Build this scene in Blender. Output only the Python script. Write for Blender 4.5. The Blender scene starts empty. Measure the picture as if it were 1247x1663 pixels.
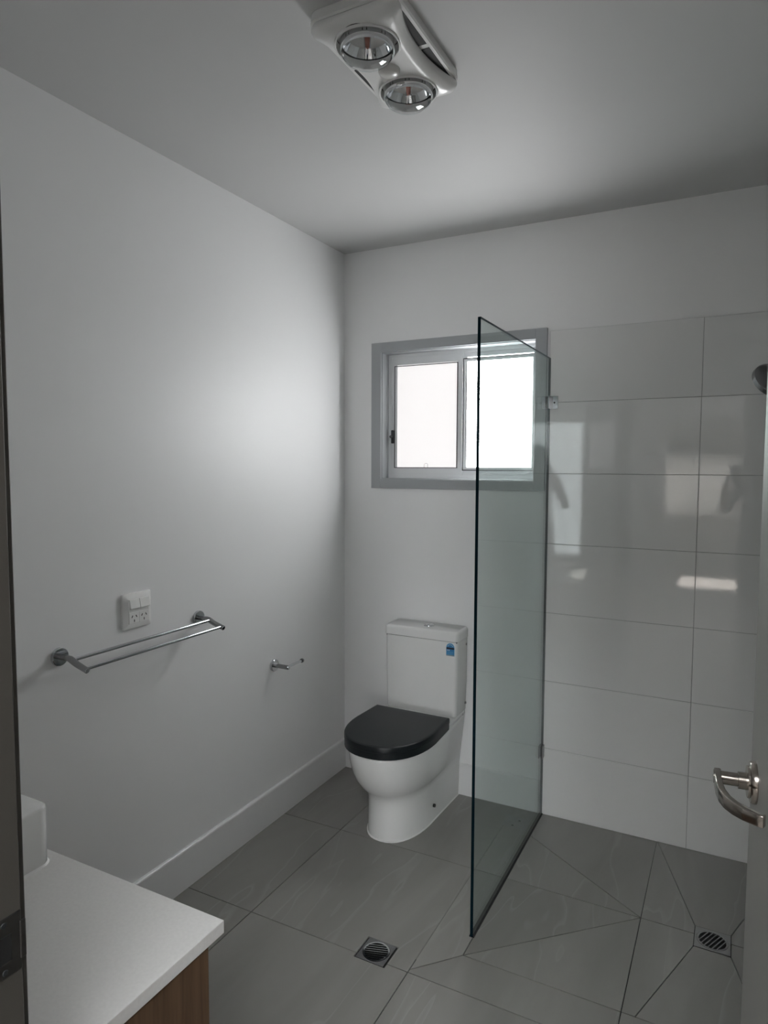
import bpy, bmesh, math
from mathutils import Vector, Matrix, Euler

scene = bpy.context.scene
col = scene.collection
PI = math.pi

# ------------------------------------------------------------------ camera, world, light, exposure
F_PX = 1093.066
cam_d = bpy.data.cameras.new('camera'); cam = bpy.data.objects.new('camera', cam_d); col.objects.link(cam)
cam_d.sensor_fit = 'VERTICAL'; cam_d.sensor_height = 36.0; cam_d.sensor_width = 36.0 * 1247 / 1663
cam_d.lens = F_PX / 1663 * 36.0; cam_d.clip_start = 0.005; cam_d.clip_end = 200
yaw, pitch, roll = 0.4797944, 0.0679015, 0.0035009
fwd = Vector((-math.sin(yaw) * math.cos(pitch), math.cos(yaw) * math.cos(pitch), -math.sin(pitch)))
rgt = Vector((math.cos(yaw), math.sin(yaw), 0)); up = rgt.cross(fwd)
r2 = rgt * math.cos(roll) + up * math.sin(roll); u2 = -rgt * math.sin(roll) + up * math.cos(roll)
M = Matrix((r2, u2, -fwd)).transposed().to_4x4(); M.translation = Vector((1.7224, -2.8839, 1.52915))
cam.matrix_world = M
scene.camera = cam

w = bpy.data.worlds.new('overcast_sky'); scene.world = w; w.use_nodes = True
bg = w.node_tree.nodes['Background']; bg.inputs[0].default_value = (0.97, 0.985, 1.0, 1); bg.inputs[1].default_value = 13.5

sd = bpy.data.lights.new('sun', 'SUN'); sd.energy = 75.0; sd.angle = 0.01; sd.color = (1.0, 0.95, 0.90)
sun = bpy.data.objects.new('sun', sd); col.objects.link(sun)
sun.rotation_euler = Vector((0.0, -1.0, -0.8)).to_track_quat('-Z', 'Y').to_euler()

PANE_BRIGHT = 16.5     # frosted fixed pane that faces the open sky
PANE_DIM = 0.70        # sliding pane behind its insect screen
vs = scene.view_settings
vs.view_transform = 'Standard'; vs.look = 'None'; vs.exposure = 0.30; vs.gamma = 1.0; vs.use_curve_mapping = False
try:
    scene.cycles.use_denoising = True
    scene.cycles.max_bounces = 14; scene.cycles.diffuse_bounces = 8; scene.cycles.glossy_bounces = 6
    scene.cycles.transparent_max_bounces = 16
    scene.cycles.sample_clamp_indirect = 6.0
except Exception:
    pass

# ------------------------------------------------------------------ materials
def mat(name, color, rough=0.5, metal=0.0, spec=0.5, var=0.04, nscale=6.0, bump=0.0, bscale=80.0, coat=0.0, emit=None):
    m = bpy.data.materials.new(name); m.use_nodes = True
    nt = m.node_tree; b = nt.nodes['Principled BSDF']
    b.inputs['Roughness'].default_value = rough; b.inputs['Metallic'].default_value = metal
    b.inputs['Specular IOR Level'].default_value = spec; b.inputs['Coat Weight'].default_value = coat
    tc = nt.nodes.new('ShaderNodeTexCoord')
    n = nt.nodes.new('ShaderNodeTexNoise'); n.inputs['Scale'].default_value = nscale; n.inputs['Detail'].default_value = 4
    nt.links.new(tc.outputs['Object'], n.inputs['Vector'])
    r = nt.nodes.new('ShaderNodeValToRGB')
    r.color_ramp.elements[0].position = 0.3; r.color_ramp.elements[1].position = 0.7
    r.color_ramp.elements[0].color = tuple(c * (1 - var) for c in color) + (1,)
    r.color_ramp.elements[1].color = tuple(min(1, c * (1 + var)) for c in color) + (1,)
    nt.links.new(n.outputs['Fac'], r.inputs['Fac']); nt.links.new(r.outputs['Color'], b.inputs['Base Color'])
    if bump:
        n2 = nt.nodes.new('ShaderNodeTexNoise'); n2.inputs['Scale'].default_value = bscale; n2.inputs['Detail'].default_value = 3
        nt.links.new(tc.outputs['Object'], n2.inputs['Vector'])
        bp = nt.nodes.new('ShaderNodeBump'); bp.inputs['Strength'].default_value = bump; bp.inputs['Distance'].default_value = 0.002
        nt.links.new(n2.outputs['Fac'], bp.inputs['Height']); nt.links.new(bp.outputs['Normal'], b.inputs['Normal'])
    return m

MT = {}
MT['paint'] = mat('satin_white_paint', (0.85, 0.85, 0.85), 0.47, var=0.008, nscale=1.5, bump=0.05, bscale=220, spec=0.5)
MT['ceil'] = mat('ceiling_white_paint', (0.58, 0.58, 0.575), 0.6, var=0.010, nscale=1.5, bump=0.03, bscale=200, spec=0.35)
MT['skirt'] = mat('gloss_white_skirting_paint', (0.74, 0.74, 0.74), 0.30, var=0.01)
MT['hall'] = mat('hall_wall_paint', (0.50, 0.49, 0.475), 0.6, var=0.02)
MT['hallfloor'] = mat('hall_carpet', (0.30, 0.285, 0.27), 0.9, var=0.15, nscale=120)
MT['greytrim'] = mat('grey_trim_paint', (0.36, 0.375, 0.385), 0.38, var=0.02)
MT['jamb'] = mat('shaded_jamb_paint', (0.060, 0.055, 0.048), 0.5, var=0.03)  # the trim's grey made much darker: shade on the jamb put into the colour
MT['doorpaint'] = mat('pale_door_paint', (0.30, 0.295, 0.28), 0.45, var=0.015)
MT['alu'] = mat('white_aluminium', (0.74, 0.75, 0.76), 0.35, var=0.01)
MT['gasket'] = mat('black_rubber', (0.02, 0.022, 0.025), 0.6, var=0.1)
MT['porcelain'] = mat('white_porcelain', (0.82, 0.82, 0.81), 0.10, var=0.008, spec=0.6)
MT['seat'] = mat('charcoal_plastic', (0.009, 0.012, 0.014), 0.38, var=0.06, spec=0.35)
MT['chrome'] = mat('chrome', (0.60, 0.61, 0.63), 0.06, 1.0, var=0.02)
MT['reflector'] = mat('silvered_reflector', (0.90, 0.91, 0.92), 0.05, 1.0, var=0.01)
MT['satin_chrome'] = mat('satin_chrome', (0.27, 0.27, 0.275), 0.24, 1.0, var=0.03)
MT['steel'] = mat('dull_steel', (0.30, 0.30, 0.30), 0.38, 1.0, var=0.08, nscale=30)
MT['darksteel'] = mat('dark_steel', (0.13, 0.125, 0.12), 0.4, 1.0, var=0.1, nscale=40)  # darker steel colour for the strike plate
MT['nickel'] = mat('brushed_nickel', (0.44, 0.40, 0.36), 0.20, 1.0, var=0.06, nscale=40)
MT['plastic'] = mat('white_plastic', (0.84, 0.835, 0.82), 0.28, var=0.01)
MT['dark'] = mat('dark_void', (0.008, 0.008, 0.008), 0.7, var=0.2)
MT['grout'] = mat('dark_grout', (0.022, 0.021, 0.02), 0.9, var=0.25, nscale=40)
MT['wgrout'] = mat('pale_grout', (0.40, 0.40, 0.40), 0.85, var=0.1, nscale=40)
MT['stone'] = mat('white_engineered_stone', (0.74, 0.73, 0.715), 0.38, var=0.03, nscale=160)
MT['sealant'] = mat('white_sealant', (0.8, 0.8, 0.79), 0.35, var=0.02)
MT['blue'] = mat('blue_print', (0.03, 0.19, 0.42), 0.4, var=0.03)
MT['lightblue'] = mat('light_blue_print', (0.16, 0.42, 0.62), 0.4, var=0.03)
MT['navy'] = mat('navy_print', (0.008, 0.010, 0.03), 0.4, var=0.05)
MT['shaver'] = mat('grey_print', (0.20, 0.26, 0.30), 0.4, var=0.05)
MT['opal'] = mat('opal_diffuser', (0.62, 0.61, 0.58), 0.25, var=0.02)
MT['mirror'] = mat('mirror_silver', (0.80, 0.82, 0.82), 0.01, 1.0, var=0.002)
MT['brick'] = mat('pale_render', (0.5, 0.48, 0.45), 0.8, var=0.08)
MT['filament'] = mat('ceramic_filament_support', (0.30, 0.10, 0.07), 0.4, var=0.2, nscale=90)

def gloss_tile():
    m = mat('glossy_white_wall_tile', (0.78, 0.78, 0.775), 0.03, var=0.01, nscale=3, bump=0.02, bscale=90, spec=0.7)
    return m
MT['tile'] = gloss_tile()

def floor_stone():
    m = bpy.data.materials.new('grey_veined_floor_tile'); m.use_nodes = True
    nt = m.node_tree; b = nt.nodes['Principled BSDF']; L = nt.links.new
    b.inputs['Roughness'].default_value = 0.34; b.inputs['Specular IOR Level'].default_value = 0.45
    geo = nt.nodes.new('ShaderNodeNewGeometry'); oi = nt.nodes.new('ShaderNodeObjectInfo')
    mp = nt.nodes.new('ShaderNodeMapping'); mp.inputs['Rotation'].default_value = (0, 0, math.radians(28))
    mp.inputs['Scale'].default_value = (1.35, 0.30, 1.0)
    add = nt.nodes.new('ShaderNodeVectorMath'); add.operation = 'ADD'
    mul = nt.nodes.new('ShaderNodeMath'); mul.operation = 'MULTIPLY'; mul.inputs[1].default_value = 23.0
    L(oi.outputs['Random'], mul.inputs[0]); L(geo.outputs['Position'], add.inputs[0]); L(mul.outputs[0], add.inputs[1])
    L(add.outputs[0], mp.inputs['Vector'])
    n1 = nt.nodes.new('ShaderNodeTexNoise'); n1.inputs['Scale'].default_value = 3.2; n1.inputs['Detail'].default_value = 6; n1.inputs['Distortion'].default_value = 1.2
    L(mp.outputs[0], n1.inputs['Vector'])
    r1 = nt.nodes.new('ShaderNodeValToRGB')
    r1.color_ramp.elements[0].position = 0.30; r1.color_ramp.elements[1].position = 0.72
    r1.color_ramp.elements[0].color = (0.205, 0.200, 0.188, 1); r1.color_ramp.elements[1].color = (0.265, 0.258, 0.243, 1)
    L(n1.outputs['Fac'], r1.inputs['Fac'])
    # thin pale veins where a second noise crosses its middle value
    n2 = nt.nodes.new('ShaderNodeTexNoise'); n2.inputs['Scale'].default_value = 2.6; n2.inputs['Detail'].default_value = 3; n2.inputs['Distortion'].default_value = 0.35
    L(mp.outputs[0], n2.inputs['Vector'])
    r2_ = nt.nodes.new('ShaderNodeValToRGB'); e = r2_.color_ramp.elements
    e[0].position = 0.486; e[0].color = (0, 0, 0, 1); e[1].position = 0.50; e[1].color = (1, 1, 1, 1)
    x = e.new(0.503); x.color = (0, 0, 0, 1)
    L(n2.outputs['Fac'], r2_.inputs['Fac'])
    n3 = nt.nodes.new('ShaderNodeTexNoise'); n3.inputs['Scale'].default_value = 5; L(mp.outputs[0], n3.inputs['Vector'])
    mm = nt.nodes.new('ShaderNodeMath'); mm.operation = 'MULTIPLY'; L(r2_.outputs['Color'], mm.inputs[0]); L(n3.outputs['Fac'], mm.inputs[1])
    m3 = nt.nodes.new('ShaderNodeMath'); m3.operation = 'MULTIPLY'; m3.inputs[1].default_value = 0.55; L(mm.outputs[0], m3.inputs[0])
    mix = nt.nodes.new('ShaderNodeMixRGB'); mix.inputs['Color2'].default_value = (0.36, 0.355, 0.34, 1)
    L(m3.outputs[0], mix.inputs['Fac']); L(r1.outputs['Color'], mix.inputs['Color1'])
    L(mix.outputs['Color'], b.inputs['Base Color'])
    return m
MT['floor'] = floor_stone()

def wood():
    m = bpy.data.materials.new('oak_veneer'); m.use_nodes = True
    nt = m.node_tree; b = nt.nodes['Principled BSDF']; L = nt.links.new
    b.inputs['Roughness'].default_value = 0.55
    tc = nt.nodes.new('ShaderNodeTexCoord'); mp = nt.nodes.new('ShaderNodeMapping'); mp.inputs['Scale'].default_value = (26, 26, 1.6)
    L(tc.outputs['Object'], mp.inputs['Vector'])
    n = nt.nodes.new('ShaderNodeTexNoise'); n.inputs['Scale'].default_value = 2.4; n.inputs['Detail'].default_value = 8; n.inputs['Distortion'].default_value = 0.6
    L(mp.outputs[0], n.inputs['Vector'])
    r = nt.nodes.new('ShaderNodeValToRGB'); r.color_ramp.elements[0].position = 0.32; r.color_ramp.elements[1].position = 0.72
    r.color_ramp.elements[0].color = (0.066, 0.034, 0.017, 1); r.color_ramp.elements[1].color = (0.150, 0.086, 0.046, 1)
    L(n.outputs['Fac'], r.inputs['Fac']); L(r.outputs['Color'], b.inputs['Base Color'])
    return m
MT['wood'] = wood()

def clear_glass(name, tint, edge=False, f_lo=0.0):
    """thin-walled sheet: fresnel gloss over tinted see-through"""
    m = bpy.data.materials.new(name); m.use_nodes = True
    nt = m.node_tree; nt.nodes.clear(); L = nt.links.new
    out = nt.nodes.new('ShaderNodeOutputMaterial'); mix = nt.nodes.new('ShaderNodeMixShader')
    tr = nt.nodes.new('ShaderNodeBsdfTransparent'); gl = nt.nodes.new('ShaderNodeBsdfGlossy')
    lw = nt.nodes.new('ShaderNodeLayerWeight'); lw.inputs['Blend'].default_value = 0.5
    pw = nt.nodes.new('ShaderNodeMath'); pw.operation = 'POWER'; pw.inputs[1].default_value = 5.0; L(lw.outputs['Facing'], pw.inputs[0])
    fr = nt.nodes.new('ShaderNodeMapRange'); fr.inputs['To Min'].default_value = 0.04; fr.inputs['To Max'].default_value = 1.0; L(pw.outputs[0], fr.inputs['Value'])
    tc = nt.nodes.new('ShaderNodeTexCoord'); n = nt.nodes.new('ShaderNodeTexNoise'); n.inputs['Scale'].default_value = 2.0
    r = nt.nodes.new('ShaderNodeValToRGB')
    r.color_ramp.elements[0].color = tuple(c * 0.995 for c in tint) + (1,); r.color_ramp.elements[1].color = tuple(tint) + (1,)
    L(tc.outputs['Object'], n.inputs['Vector']); L(n.outputs['Fac'], r.inputs['Fac']); L(r.outputs['Color'], tr.inputs['Color'])
    gl.inputs['Roughness'].default_value = 0.01; gl.inputs['Color'].default_value = (0.9, 0.95, 0.95, 1)
    L(fr.outputs[0], mix.inputs[0]); L(tr.outputs[0], mix.inputs[1]); L(gl.outputs[0], mix.inputs[2]); L(mix.outputs[0], out.inputs['Surface'])
    return m
MT['glass'] = clear_glass('clear_toughened_glass', (0.925, 0.965, 0.955))
MT['bulbglass'] = clear_glass('clear_bulb_glass', (0.97, 0.97, 0.97))
MT['glassedge'] = mat('dark_glass_edge', (0.005, 0.014, 0.019), 0.6, var=0.2, nscale=2, spec=0.0)

def frosted(name, strength, color):
    """frosted pane lit through by the daylight outside"""
    m = bpy.data.materials.new(name); m.use_nodes = True
    nt = m.node_tree; b = nt.nodes['Principled BSDF']; L = nt.links.new
    b.inputs['Roughness'].default_value = 0.45; b.inputs['Base Color'].default_value = (0.5, 0.5, 0.5, 1)
    tc = nt.nodes.new('ShaderNodeTexCoord'); v = nt.nodes.new('ShaderNodeTexNoise'); v.inputs['Scale'].default_value = 190; v.inputs['Detail'].default_value = 2
    L(tc.outputs['Object'], v.inputs['Vector'])
    r = nt.nodes.new('ShaderNodeMapRange'); r.inputs['To Min'].default_value = strength * 0.93; r.inputs['To Max'].default_value = strength * 1.07
    L(v.outputs['Fac'], r.inputs['Value']); L(r.outputs[0], b.inputs['Emission Strength'])
    b.inputs['Emission Color'].default_value = tuple(color) + (1,)
    return m
MT['pane_bright'] = frosted('frosted_glass_skylit', PANE_BRIGHT, (0.98, 0.99, 1.0))
MT['pane_dim'] = frosted('frosted_glass_screened', PANE_DIM, (0.90, 0.865, 0.86))

def sheer():
    m = bpy.data.materials.new('sheer_curtain'); m.use_nodes = True
    nt = m.node_tree; nt.nodes.clear(); L = nt.links.new
    out = nt.nodes.new('ShaderNodeOutputMaterial'); mix = nt.nodes.new('ShaderNodeMixShader'); mix.inputs[0].default_value = 0.35
    t = nt.nodes.new('ShaderNodeBsdfTranslucent'); d = nt.nodes.new('ShaderNodeBsdfDiffuse')
    tc = nt.nodes.new('ShaderNodeTexCoord'); n = nt.nodes.new('ShaderNodeTexNoise'); n.inputs['Scale'].default_value = 300
    r = nt.nodes.new('ShaderNodeValToRGB'); r.color_ramp.elements[0].color = (0.56, 0.54, 0.52, 1); r.color_ramp.elements[1].color = (0.80, 0.78, 0.75, 1)
    L(tc.outputs['Object'], n.inputs['Vector']); L(n.outputs['Fac'], r.inputs['Fac'])
    L(r.outputs[0], t.inputs['Color']); L(r.outputs[0], d.inputs['Color'])
    L(t.outputs[0], mix.inputs[1]); L(d.outputs[0], mix.inputs[2]); L(mix.outputs[0], out.inputs['Surface'])
    return m
MT['sheer'] = sheer()

# ------------------------------------------------------------------ mesh helpers (all coordinates in world metres)
def origin(o):
    v = Vector((0, 0, 0))
    while o is not None:
        v = v + Vector(o.location); o = o.parent
    return v

def link(name, me, m, parent=None, loc=None, smooth=None):
    o = bpy.data.objects.new(name, me); col.objects.link(o)
    if parent is not None:
        o.parent = parent
    if loc is not None:
        o.location = loc
    mats = m if isinstance(m, (list, tuple)) else [m]
    for k in mats:
        if k is not None:
            me.materials.append(MT[k] if isinstance(k, str) else k)
    if smooth is not None:
        for p in me.polygons: p.use_smooth = True
        try:
            me.set_sharp_from_angle(angle=math.radians(smooth))
        except Exception:
            pass
    return o

def obj(name, bm, m, parent=None, smooth=None, world=True, base=None):
    """one bmesh becomes one mesh object; world coordinates are made relative to the parent (or to base)"""
    off = Vector((0, 0, 0))
    if world and parent is not None: off = origin(parent)
    loc = None
    if base is not None:
        loc = Vector(base) - off; off = Vector(base)
    bmesh.ops.translate(bm, verts=bm.verts, vec=-off)
    bmesh.ops.recalc_face_normals(bm, faces=bm.faces)
    me = bpy.data.meshes.new(name); bm.to_mesh(me); bm.free()
    return link(name, me, m, parent, loc, smooth)

def B(): return bmesh.new()

def box(bm, x0, x1, y0, y1, z0, z1):
    vs_ = [bm.verts.new((x, y, z)) for x in (x0, x1) for y in (y0, y1) for z in (z0, z1)]
    for f in ((0, 1, 3, 2), (4, 6, 7, 5), (0, 4, 5, 1), (2, 3, 7, 6), (0, 2, 6, 4), (1, 5, 7, 3)):
        bm.faces.new([vs_[i] for i in f])
    return bm

def bbox(x0, x1, y0, y1, z0, z1, r=0.0, seg=2):
    bm = B(); box(bm, x0, x1, y0, y1, z0, z1)
    if r > 0:
        bmesh.ops.bevel(bm, geom=list(bm.edges), offset=r, segments=seg, profile=0.5, affect='EDGES')
    return bm

def prism(bm, pts, lo, hi, axis='z'):
    """polygon (2-D points) extruded between lo and hi along an axis"""
    def P(a, b, c):
        return {'z': (a, b, c), 'y': (a, c, b), 'x': (c, a, b)}[axis]
    lo_v = [bm.verts.new(P(a, b, lo)) for a, b in pts]; hi_v = [bm.verts.new(P(a, b, hi)) for a, b in pts]
    n = len(pts)
    bm.faces.new(lo_v[::-1]); bm.faces.new(hi_v)
    for i in range(n):
        j = (i + 1) % n
        bm.faces.new((lo_v[i], lo_v[j], hi_v[j], hi_v[i]))
    return bm

def loft(bm, rings, cap0=True, cap1=True, closed=True):
    R_ = [[bm.verts.new(p) for p in r] for r in rings]
    n = len(rings[0])
    for a, b in zip(R_[:-1], R_[1:]):
        for i in range(n if closed else n - 1):
            j = (i + 1) % n
            bm.faces.new((a[i], a[j], b[j], b[i]))
    if cap0: bm.faces.new(R_[0][::-1])
    if cap1: bm.faces.new(R_[-1])
    return bm

def basis(d):
    d = Vector(d).normalized()
    a = Vector((0, 0, 1)) if abs(d.z) < 0.9 else Vector((1, 0, 0))
    u = d.cross(a).normalized(); v = d.cross(u).normalized()
    return d, u, v

def lathe(bm, c, d, prof, seg=24, cap0=True, cap1=True):
    """profile of (distance along d, radius) turned about the axis through c"""
    d, u, v = basis(d); c = Vector(c)
    rings = []
    for t, r in prof:
        rings.append([c + d * t + (u * math.cos(2 * PI * k / seg) + v * math.sin(2 * PI * k / seg)) * max(r, 1e-5) for k in range(seg)])
    return loft(bm, rings, cap0, cap1)

def cyl(bm, a, b, r, seg=16):
    a = Vector(a); b = Vector(b)
    return lathe(bm, a, b - a, [(0, r), ((b - a).length, r)], seg)

def tube(bm, pts, rad, seg=12, sx=1.0, sy=1.0, upv=None):
    """tube (or flattened bar) swept along points"""
    pts = [Vector(p) for p in pts]; rings = []
    for i, p in enumerate(pts):
        t = (pts[min(i + 1, len(pts) - 1)] - pts[max(i - 1, 0)]).normalized()
        a = Vector(upv) if upv is not None else (Vector((0, 0, 1)) if abs(t.z) < 0.9 else Vector((1, 0, 0)))
        u = t.cross(a).normalized(); v = u.cross(t).normalized()
        r = rad[i] if isinstance(rad, (list, tuple)) else rad
        rings.append([p + u * (math.cos(2 * PI * k / seg) * r * sx) + v * (math.sin(2 * PI * k / seg) * r * sy) for k in range(seg)])
    return loft(bm, rings)

def bar(bm, pts, w_, h_, upv=(0, 0, 1), tw=None):
    """rectangular bar swept along points"""
    pts = [Vector(p) for p in pts]; rings = []
    for i, p in enumerate(pts):
        t = (pts[min(i + 1, len(pts) - 1)] - pts[max(i - 1, 0)]).normalized()
        u = t.cross(Vector(upv)).normalized(); v = u.cross(t).normalized()
        k = tw[i] if tw else 1.0
        rings.append([p + u * w_ / 2 * a + v * h_ * k / 2 * b for a, b in ((-1, -1), (1, -1), (1, 1), (-1, 1))])
    return loft(bm, rings)

def rrect(x0, x1, y0, y1, r, seg=5):
    pts = []
    for cx, cy, a0 in ((x1 - r, y1 - r, 0), (x0 + r, y1 - r, PI / 2), (x0 + r, y0 + r, PI), (x1 - r, y0 + r, 1.5 * PI)):
        for k in range(seg + 1):
            a = a0 + PI / 2 * k / seg
            pts.append((cx + r * math.cos(a), cy + r * math.sin(a)))
    return pts

def circle(cx, cy, r, n=32):
    return [(cx + r * math.cos(2 * PI * k / n), cy + r * math.sin(2 * PI * k / n)) for k in range(n)]

def inset(pts, d):
    """move every side of a counter-clockwise polygon inwards by d"""
    n = len(pts); out = []
    area = sum(pts[i][0] * pts[(i + 1) % n][1] - pts[(i + 1) % n][0] * pts[i][1] for i in range(n))
    if area < 0: pts = pts[::-1]
    for i in range(n):
        p0, p1, p2 = Vector(pts[i - 1]), Vector(pts[i]), Vector(pts[(i + 1) % n])
        a = (p1 - p0).normalized(); b = (p2 - p1).normalized()
        na = Vector((-a.y, a.x)); nb = Vector((-b.y, b.x)); k = 1 + na.dot(nb)
        o_ = (na + nb) / max(k, 0.15)
        out.append(tuple(p1 + o_ * d))
    return out

def cut(o, cutters):
    """boolean-subtract closed bmeshes (same space as o's mesh) and keep the result as plain mesh"""
    helpers = []
    for cbm in cutters:
        me = bpy.data.meshes.new('tmp'); bmesh.ops.recalc_face_normals(cbm, faces=cbm.faces); cbm.to_mesh(me); cbm.free()
        c = bpy.data.objects.new('tmp', me); col.objects.link(c); c.matrix_world = o.matrix_world.copy()
        c.parent = o.parent; c.location = o.location
        md = o.modifiers.new('cut', 'BOOLEAN'); md.object = c; md.operation = 'DIFFERENCE'; md.solver = 'EXACT'
        helpers.append(c)
    bpy.context.view_layer.update()
    dg = bpy.context.evaluated_depsgraph_get()
    me2 = bpy.data.meshes.new_from_object(o.evaluated_get(dg))
    o.modifiers.clear(); o.data = me2
    for c in helpers:
        bpy.data.objects.remove(c, do_unlink=True)

def tag(o, label, cat=None, group=None, kind=None):
    o['label'] = label
    if cat: o['category'] = cat
    if group: o['group'] = group
    if kind: o['kind'] = kind
    return o

def thing(name, label, cat, loc=(0, 0, 0), group=None, kind=None):
    o = bpy.data.objects.new(name, None); col.objects.link(o); o.location = loc; o.empty_display_size = 0.05
    return tag(o, label, cat, group, kind)

def struct(name, bm, m, label, cat, smooth=None):
    return tag(obj(name, bm, m, smooth=smooth), label, cat, kind='structure')

# ------------------------------------------------------------------ the room
H = 2.557            # ceiling height
XR = 2.35            # right wall
YF = -2.43           # bathroom face of the wall with the door
T = 0.11             # partition thickness
OX0, OX1, OZ = 1.03, 1.84, 2.045       # doorway of the bathroom
WX0, WX1, WZ0, WZ1 = 0.207, 0.954, 1.467, 2.072   # window opening

bm = B(); box(bm, -T, 0, YF - T, 0.14, -0.1, H)
struct('wall_left', bm, 'paint', 'plain satin white wall carrying the towel rail and power point', 'wall')
bm = B()
box(bm, 0, WX0, 0, 0.14, -0.1, H); box(bm, WX1, XR + T, 0, 0.14, -0.1, H)
box(bm, WX0, WX1, 0, 0.14, -0.1, WZ0); box(bm, WX0, WX1, 0, 0.14, WZ1, H)
wall_back = struct('wall_back', bm, 'paint', 'white window wall behind the toilet, tiled in the shower corner', 'wall')
bm = B(); box(bm, XR, XR + T, YF - T, 0, -0.1, H)
wall_right = struct('wall_right', bm, 'paint', 'white shower wall behind the open door', 'wall')
bm = B()
box(bm, 0, OX0 - 0.02, YF - T, YF, -0.1, H); box(bm, OX1 + 0.02, XR, YF - T, YF, -0.1, H); box(bm, OX0 - 0.02, OX1 + 0.02, YF - T, YF, OZ + 0.02, H)
struct('wall_front', bm, 'paint', 'white wall with the doorway, behind the vanity', 'wall')
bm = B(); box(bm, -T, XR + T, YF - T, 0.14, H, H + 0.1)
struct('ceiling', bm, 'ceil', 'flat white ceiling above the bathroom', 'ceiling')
bm = B(); box(bm, 0, XR, YF, 0, -0.1, -0.0048)
floor = struct('floor', bm, 'grout', 'bathroom floor of large grey stone tiles', 'floor')

# --- floor tiles: each tile, or piece of a tile cut for the falls, is its own piece
a_, b_, s_, c_, e_ = 0.300, 0.895, 1.018, 1.490, 2.085
y1, y2, ysh, y3, y4 = -0.536, -1.128, -0.983, -1.725, -2.322
D1 = (0.717, 0.823, -1.145, -1.047)          # drain outside the shower
D2 = (1.656, 1.763, -0.600, -0.493)          # drain in the shower
dx0, dx1, dy0, dy1 = D1
p0, p1_, q0, q1 = D2
def rect(x0, x1, ya, yb): return [(x0, ya), (x1, ya), (x1, yb), (x0, yb)]
polys = [
    rect(0, a_, y1, 0), rect(a_, b_, y1, 0), rect(b_, s_, y1, 0),
    rect(0, a_, y2, y1),
    [(a_, y1), (a_, y2), (dx0, y2), (dx0, dy1), (dx1, dy1), (dx1, y2), (b_, y2), (b_, y1)],
    [(b_, y1), (b_, y2 + 0.012), (s_, ysh), (s_, y1)],
    [(b_, y2), (c_, y2), (c_, ysh), (s_, ysh), (b_, y2 + 0.012)],
    rect(c_, e_, y2, ysh), rect(e_, XR, y2, ysh),
    [(s_, 0), (s_, -0.206), (c_, y1), (c_, 0)], [(s_, -0.206), (s_, y1), (c_, y1)],
    [(s_, y1), (s_, ysh), (c_, y1)], [(s_, ysh), (c_, ysh), (c_, y1)],
    [(c_, 0), (c_, y1), (p0, y1), (p0, q1)], [(c_, 0), (p0, q1), (p1_, q1), (1.93, 0)],
    [(1.93, 0), (p1_, q1), (p1_, y1), (e_, y1), (e_, 0)],
    [(c_, y1), (c_, ysh), (1.527, ysh), (p0, q0), (p0, y1)], [(1.527, ysh), (1.875, ysh), (p1_, q0), (p0, q0)],
    [(p1_, y1), (p1_, q0), (1.875, ysh), (e_, ysh), (e_, y1)],
    rect(e_, XR, y1, 0), rect(e_, XR, ysh, y1),
    rect(0, a_, y3, y2),
    [(a_, y2), (a_, y3), (b_, y3), (b_, y2), (dx1, y2), (dx1, dy0), (dx0, dy0), (dx0, y2)],
    rect(b_, c_, y3, y2), rect(c_, e_, y3, y2), rect(e_, XR, y3, y2),
    rect(0, a_, y4, y3), rect(a_, b_, y4, y3), rect(b_, c_, y4, y3), rect(c_, e_, y4, y3), rect(e_, XR, y4, y3),
    rect(0, a_, YF, y4), rect(a_, b_, YF, y4), rect(b_, c_, YF, y4), rect(c_, e_, YF, y4), rect(e_, XR, YF, y4),
]
for P in polys:
    bm = B(); prism(bm, inset(P, 0.0015), -0.009, 0.0)
    obj('floor_tile', bm, 'floor', floor)
# joints filled flush with a grey grout close to the tile
MT['fgrout'] = mat('tile_grey_grout', (0.175, 0.170, 0.160), 0.8, var=0.1, nscale=50)
for x0, x1, ya, yb in ((b_ - 0.0012, b_ + 0.0012, y2 + 0.06, y1 - 0.0014), (0.60, b_ - 0.0014, y1 - 0.0012, y1 + 0.0012), (b_ + 0.0014, s_ - 0.003, y1 - 0.0012, y1 + 0.0012)):
    bm = B(); box(bm, x0, x1, ya, yb, -0.0060, -0.0004); obj('grout_line', bm, 'fgrout', floor)

# --- wall tiles: 300 x 600 with thin joints, white gloss
XG = 1.0134; XT = 1.5989
TY = -0.010
bm = B(); box(bm, XG, XR, -0.0075, 0, 0, 2.1); obj('wall_grout', bm, 'wgrout', wall_back)
cols_b = [(XG, XT), (XT, XT + 0.6), (XT + 0.6, XR - 0.01)]
for x0, x1 in cols_b:
    me = None
    for k in range(7):
        if me is None:
            bm = bbox(x0 + 0.001, x1 - 0.001, TY, -0.002, 0.001, 0.299, 0.0007, 1)
            o = obj('wall_tile', bm, 'tile', wall_back); me = o.data
        else:
            o = bpy.data.objects.new('wall_tile', me); col.objects.link(o); o.parent = wall_back; o.location = (0, 0, 0.3 * k)
bm = B(); box(bm, XR - 0.0075, XR, -1.2, -0.0105, 0, 2.1); obj('wall_grout', bm, 'wgrout', wall_right)
for ya, yb in ((-0.6, -0.0105), (-1.2, -0.6)):
    me = None
    for k in range(7):
        if me is None:
            bm = bbox(XR - 0.010, XR - 0.002, ya + 0.001, yb - 0.001, 0.001, 0.299, 0.0007, 1)
            o = obj('wall_tile', bm, 'tile', wall_right); me = o.data
        else:
            o = bpy.data.objects.new('wall_tile', me); col.objects.link(o); o.parent = wall_right; o.location = (0, 0, 0.3 * k)

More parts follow.
